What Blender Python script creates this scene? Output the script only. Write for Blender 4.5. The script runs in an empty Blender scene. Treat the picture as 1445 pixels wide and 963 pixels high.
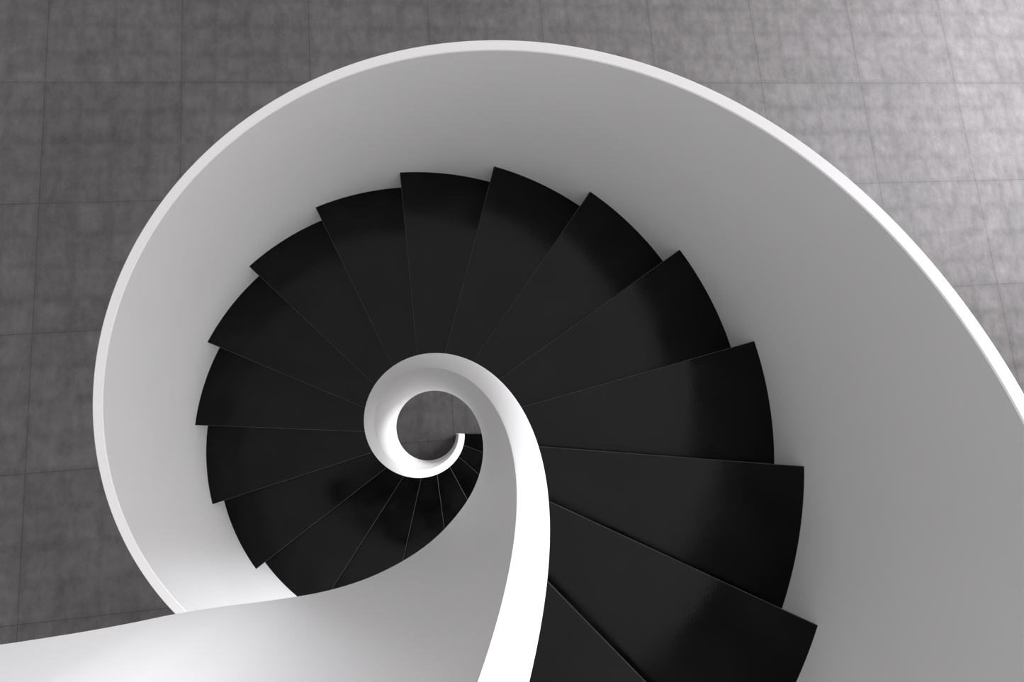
import bpy, bmesh, math
from mathutils import Matrix, Vector
H=0.17; PHI0=25.7218; DEL=20.2363
RT=1.263; RO=1.3756; ROI=1.3346; HO=0.714
RIT=0.2245; RIW=0.1840; HI=0.963; HB=-0.15
ZF=-3.4
P_START=-359.0; P_END=156.0
def zh(p): return H*(p-PHI0)/DEL
def pt(r,p,z):
    a=math.radians(p); return (r*math.cos(a),-r*math.sin(a),z)
TAB=[(-400,.19),(-180,.19),(-90,.2025),(0,.2165),(60,.227),(90,.243),(112,.26),(127.5,.274),(138.5,.30),(147,.36),(152,.41),(156,.46),(162,.54)]
def rb0(p):
    for (a,x),(b,y) in zip(TAB,TAB[1:]):
        if p<=b:
            t=(p-a)/(b-a); return x+(y-x)*t
    return TAB[-1][1]
def rb(p):
    w=7.0 if p<130 else 7.0-3.5*min(1,(p-130)/12)
    return sum(rb0(p+w*k/6) for k in range(-6,7))/13
def mat(name,col,rough,spec=.5,noise=0,nscale=4,rvar=0,stretch=(1,1,1)):
    m=bpy.data.materials.new(name); m.use_nodes=True; nt=m.node_tree; b=nt.nodes['Principled BSDF']
    b.inputs['Roughness'].default_value=rough
    b.inputs['Specular IOR Level'].default_value=spec
    tc=nt.nodes.new('ShaderNodeTexCoord'); n=nt.nodes.new('ShaderNodeTexNoise'); n.inputs['Scale'].default_value=nscale; n.inputs['Detail'].default_value=6
    nt.links.new(tc.outputs['Object'],n.inputs['Vector'])
    r=nt.nodes.new('ShaderNodeValToRGB')
    r.color_ramp.elements[0].position=.3; r.color_ramp.elements[1].position=.7
    r.color_ramp.elements[0].color=(*[c*(1-noise) for c in col],1); r.color_ramp.elements[1].color=(*[c*(1+noise) for c in col],1)
    nt.links.new(n.outputs['Fac'],r.inputs['Fac']); nt.links.new(r.outputs['Color'],b.inputs['Base Color'])
    if rvar:
        q=nt.nodes.new('ShaderNodeMapRange'); q.inputs['From Min'].default_value=.3; q.inputs['From Max'].default_value=.7
        q.inputs['To Min'].default_value=rough-rvar; q.inputs['To Max'].default_value=rough+rvar
        nt.links.new(n.outputs['Fac'],q.inputs['Value']); nt.links.new(q.outputs['Result'],b.inputs['Roughness'])
        # fine stone grain
        g=nt.nodes.new('ShaderNodeTexNoise'); g.inputs['Scale'].default_value=120; g.inputs['Detail'].default_value=3
        nt.links.new(tc.outputs['Object'],g.inputs['Vector'])
        bp=nt.nodes.new('ShaderNodeBump'); bp.inputs['Strength'].default_value=.12; bp.inputs['Distance'].default_value=.001
        nt.links.new(g.outputs['Fac'],bp.inputs['Height']); nt.links.new(bp.outputs['Normal'],b.inputs['Normal'])
    return m
white=mat('white_plaster',(.785,.777,.781),.4,.25,.012,3)
black=mat('black_stone_tread',(.0024,.0023,.0024),.15,.125,.7,5,.07)
edge=mat('pale_tread_edge',(.035,.033,.033),.4,.25,.3,12)  # paler grey for the bevelled tread edges

root=bpy.data.objects.new('spiral_staircase',None); bpy.context.collection.objects.link(root)
def mkobj(name,verts,faces,m,parent=root,sharp=30):
    me=bpy.data.meshes.new(name); me.from_pydata(verts,[],faces); me.update()
    bm=bmesh.new(); bm.from_mesh(me); bmesh.ops.recalc_face_normals(bm,faces=bm.faces); bm.to_mesh(me); bm.free()
    for p in me.polygons: p.use_smooth=True
    me.set_sharp_from_angle(angle=math.radians(sharp))
    me.materials.append(m)
    o=bpy.data.objects.new(name,me); bpy.context.collection.objects.link(o); o.parent=parent
    return o
def sweep(name,prof,m,p0,p1,step=1.0,sharp=30):
    n=int((p1-p0)/step)+1; V=[];F=[]
    for i in range(n+1):
        p=p0+(p1-p0)*i/n; pr=prof(p); k=len(pr)
        for r,s in pr: V.append(pt(r,p,max(zh(p)+s,ZF)))
    for i in range(n):
        for j in range(k):
            a=i*k+j; b=i*k+(j+1)%k; F.append((a,b,b+k,a+k))
    F.append(tuple(range(k))); F.append(tuple(range(n*k,n*k+k)))
    return mkobj(name,V,F,m,sharp=sharp)
c=.003
def outer_prof(p):
    return [(RT,-.26),(RT,0)]+[(RT+(ROI-RT)*t,HO*t) for t in (.15,.35,.55,.75,.9)]+[(ROI,HO-c),(ROI+c,HO),(RO-c,HO),(RO,HO-c),(RT+.055,-.1),(RT+.05,-.26)]
sweep('outer_balustrade',outer_prof,white,P_START,P_END,sharp=32)
def inner_prof(p):
    B=rb(p); L=[(B,HB)]
    for t in (.1,.2,.3,.45,.65,.85):
        e=(1-t)**1.6
        L.append((RIW+(B-RIW)*e,HB+(HI-HB)*t))
    L+=[(RIW,HI-c),(RIW+c,HI),(RIT-c,HI),(RIT,HI-c)]
    for t in (.85,.65,.45,.3,.2,.1,0):
        e=(1-t)**1.6
        L.append((RIT+max(0,(B+.03-RIT))*e,HB+(HI-HB)*t))
    return L
sweep('inner_balustrade',inner_prof,white,P_START,P_END,sharp=32)
def soff(p):
    B=rb(p)+.045
    return [(B,-.19),(RT+.02,-.23),(RT+.02,-.25),(B,-.21)]
sweep('soffit',soff,white,P_START+14,P_END)
# treads
V=[];F=[]
NS=14
for n in range(-6,20):
    a0=PHI0-n*DEL; a1=min(a0+DEL+1.0,P_END); z=-n*H
    if a1-a0<3: continue
    th=.03; base=len(V)
    for zz in (z,z-th):
        for i in range(NS+1):
            p=a0+(a1-a0)*i/NS
            ri=rb(p)+.02 if p<60 else rb(p)+.05
            V.append(pt(ri,p,zz)); V.append(pt(RT+.006,p,zz))
    k=2*(NS+1)
    for i in range(NS):
        a=base+2*i
        F.append((a,a+1,a+3,a+2)); F.append((a+k,a+k+2,a+k+3,a+k+1))
        F.append((a,a+2,a+2+k,a+k)); F.append((a+1,a+1+k,a+3+k,a+3))
    F.append((base,base+k,base+k+1,base+1)); e=base+2*NS
    F.append((e,e+1,e+1+k,e+k))
    b2=len(V); pr=a0+1.0
    ri=rb(a0)+(.02 if a0<60 else .05)
    for dp in (0,1.2):
        for r in (ri,RT+.003):
            for zz in (z-th+.002,z-H+.001):
                V.append(pt(r,pr+dp,zz))
    F+= [(b2,b2+1,b2+3,b2+2),(b2+4,b2+6,b2+7,b2+5),(b2,b2+4,b2+5,b2+1),(b2+2,b2+3,b2+7,b2+6),(b2,b2+2,b2+6,b2+4),(b2+1,b2+5,b2+7,b2+3)]
tr=mkobj('treads',V,F,black)
tr.data.materials.append(edge)
bv=tr.modifiers.new('bevel','BEVEL'); bv.width=.003; bv.segments=2; bv.limit_method='ANGLE'; bv.angle_limit=math.radians(50); bv.material=1

# floor
fm=bpy.data.materials.new('grey_concrete_tile'); fm.use_nodes=True; nt=fm.node_tree; b=nt.nodes['Principled BSDF']
N=nt.nodes.new; Lk=nt.links.new
tc=N('ShaderNodeTexCoord'); mp=N('ShaderNodeMapping'); mp.vector_type='TEXTURE'
S=1.127; th=math.radians(3.38)
mp.inputs['Location'].default_value=(-.958*math.cos(th)-2.19*math.sin(th),2.19*math.cos(th)-.958*math.sin(th),0)
mp.inputs['Rotation'].default_value=(0,0,th); mp.inputs['Scale'].default_value=(S,S,S)
Lk(tc.outputs['Object'],mp.inputs['Vector'])
br=N('ShaderNodeTexBrick'); br.offset=0; br.inputs['Scale'].default_value=1; br.inputs['Brick Width'].default_value=1; br.inputs['Row Height'].default_value=1
br.inputs['Mortar Size'].default_value=.003; br.inputs['Mortar Smooth'].default_value=.3
br.inputs['Color1'].default_value=(.068,.063,.064,1); br.inputs['Color2'].default_value=(.076,.071,.072,1); br.inputs['Mortar'].default_value=(.045,.042,.042,1)
Lk(mp.outputs['Vector'],br.inputs['Vector'])
def noise(scale,detail,rough,lo,hi,vs=(1,1,1)):
    m2=N('ShaderNodeMapping'); m2.inputs['Scale'].default_value=vs; Lk(mp.outputs['Vector'],m2.inputs['Vector'])
    n=N('ShaderNodeTexNoise'); n.inputs['Scale'].default_value=scale; n.inputs['Detail'].default_value=detail; n.inputs['Roughness'].default_value=rough
    Lk(m2.outputs['Vector'],n.inputs['Vector'])
    r=N('ShaderNodeMapRange'); r.inputs['From Min'].default_value=.3; r.inputs['From Max'].default_value=.7; r.inputs['To Min'].default_value=lo; r.inputs['To Max'].default_value=hi
    Lk(n.outputs['Fac'],r.inputs['Value']); return r.outputs['Result']
def mul(a,b_):
    m=N('ShaderNodeMath'); m.operation='MULTIPLY'; Lk(a,m.inputs[0]); Lk(b_,m.inputs[1]); return m.outputs[0]
br2=N('ShaderNodeTexBrick'); br2.offset=0; br2.inputs['Scale'].default_value=1; br2.inputs['Brick Width'].default_value=.25; br2.inputs['Row Height'].default_value=.25
br2.inputs['Mortar Size'].default_value=.06; br2.inputs['Mortar Smooth'].default_value=1
br2.inputs['Color1'].default_value=(1.04,)*3+(1,); br2.inputs['Color2'].default_value=(1.0,)*3+(1,); br2.inputs['Mortar'].default_value=(.90,)*3+(1,)
Lk(mp.outputs['Vector'],br2.inputs['Vector'])
f=mul(noise(5,9,.75,.74,1.24),noise(1.3,3,.5,.92,1.08))
f=mul(f,noise(12,5,.65,.88,1.12,vs=(1.7,.6,1)))
mx0=N('ShaderNodeMix'); mx0.data_type='RGBA'; mx0.blend_type='MULTIPLY'; mx0.inputs['Factor'].default_value=1
Lk(br.outputs['Color'],mx0.inputs['A']); Lk(br2.outputs['Color'],mx0.inputs['B'])
mx=N('ShaderNodeMix'); mx.data_type='RGBA'; mx.blend_type='MULTIPLY'; mx.inputs['Factor'].default_value=1
Lk(mx0.outputs['Result'],mx.inputs['A']); Lk(f,mx.inputs['B']); Lk(mx.outputs['Result'],b.inputs['Base Color'])
b.inputs['Roughness'].default_value=.7; b.inputs['Specular IOR Level'].default_value=.15
me=bpy.data.meshes.new('floor'); s=14
me.from_pydata([(-s,-s,ZF),(s,-s,ZF),(s,s,ZF),(-s,s,ZF)],[],[(0,1,2,3)]); me.materials.append(fm)
fo=bpy.data.objects.new('floor',me); bpy.context.collection.objects.link(fo)

w=bpy.data.worlds.new('World'); bpy.context.scene.world=w; w.use_nodes=True; nt=w.node_tree
tc=nt.nodes.new('ShaderNodeTexCoord'); vm=nt.nodes.new('ShaderNodeVectorMath'); vm.operation='DOT_PRODUCT'
vm.inputs[1].default_value=Vector((.80,-.02,.50)).normalized()
nt.links.new(tc.outputs['Generated'],vm.inputs[0])
mr=nt.nodes.new('ShaderNodeMapRange'); mr.interpolation_type='SMOOTHSTEP'
mr.inputs['From Min'].default_value=-.42; mr.inputs['From Max'].default_value=1; mr.inputs['To Min'].default_value=.30; mr.inputs['To Max'].default_value=1.88
nt.links.new(vm.outputs['Value'],mr.inputs['Value']); bg=nt.nodes['Background']; bg.inputs['Color'].default_value=(1,.99,1,1)
nt.links.new(mr.outputs['Result'],bg.inputs['Strength'])
def area(name,loc,tgt,size,e,col=(1,1,1)):
    l=bpy.data.lights.new(name,'AREA'); l.size=size; l.energy=e; l.color=col; o=bpy.data.objects.new(name,l); bpy.context.collection.objects.link(o)
    o.location=loc; o.rotation_euler=(Vector(tgt)-Vector(loc)).to_track_quat('-Z','Y').to_euler(); return o
area('floor_fill_light',(7.6,4.2,.4),(5.6,2.8,-3.4),4,1350,(.96,.97,1))  # added unseen area lamp, brightens the floor towards the upper right

cam=bpy.data.cameras.new('camera'); co=bpy.data.objects.new('camera',cam); bpy.context.collection.objects.link(co)
cam.sensor_width=36; cam.lens=794.31/1445*36; cam.clip_start=.01
co.matrix_world=Matrix.Translation((.0886,.0132,1.5861))@Matrix.Rotation(.1587,4,'X')@Matrix.Rotation(-.1198,4,'Y')
sc=bpy.context.scene; sc.camera=co
sc.view_settings.view_transform='Standard'
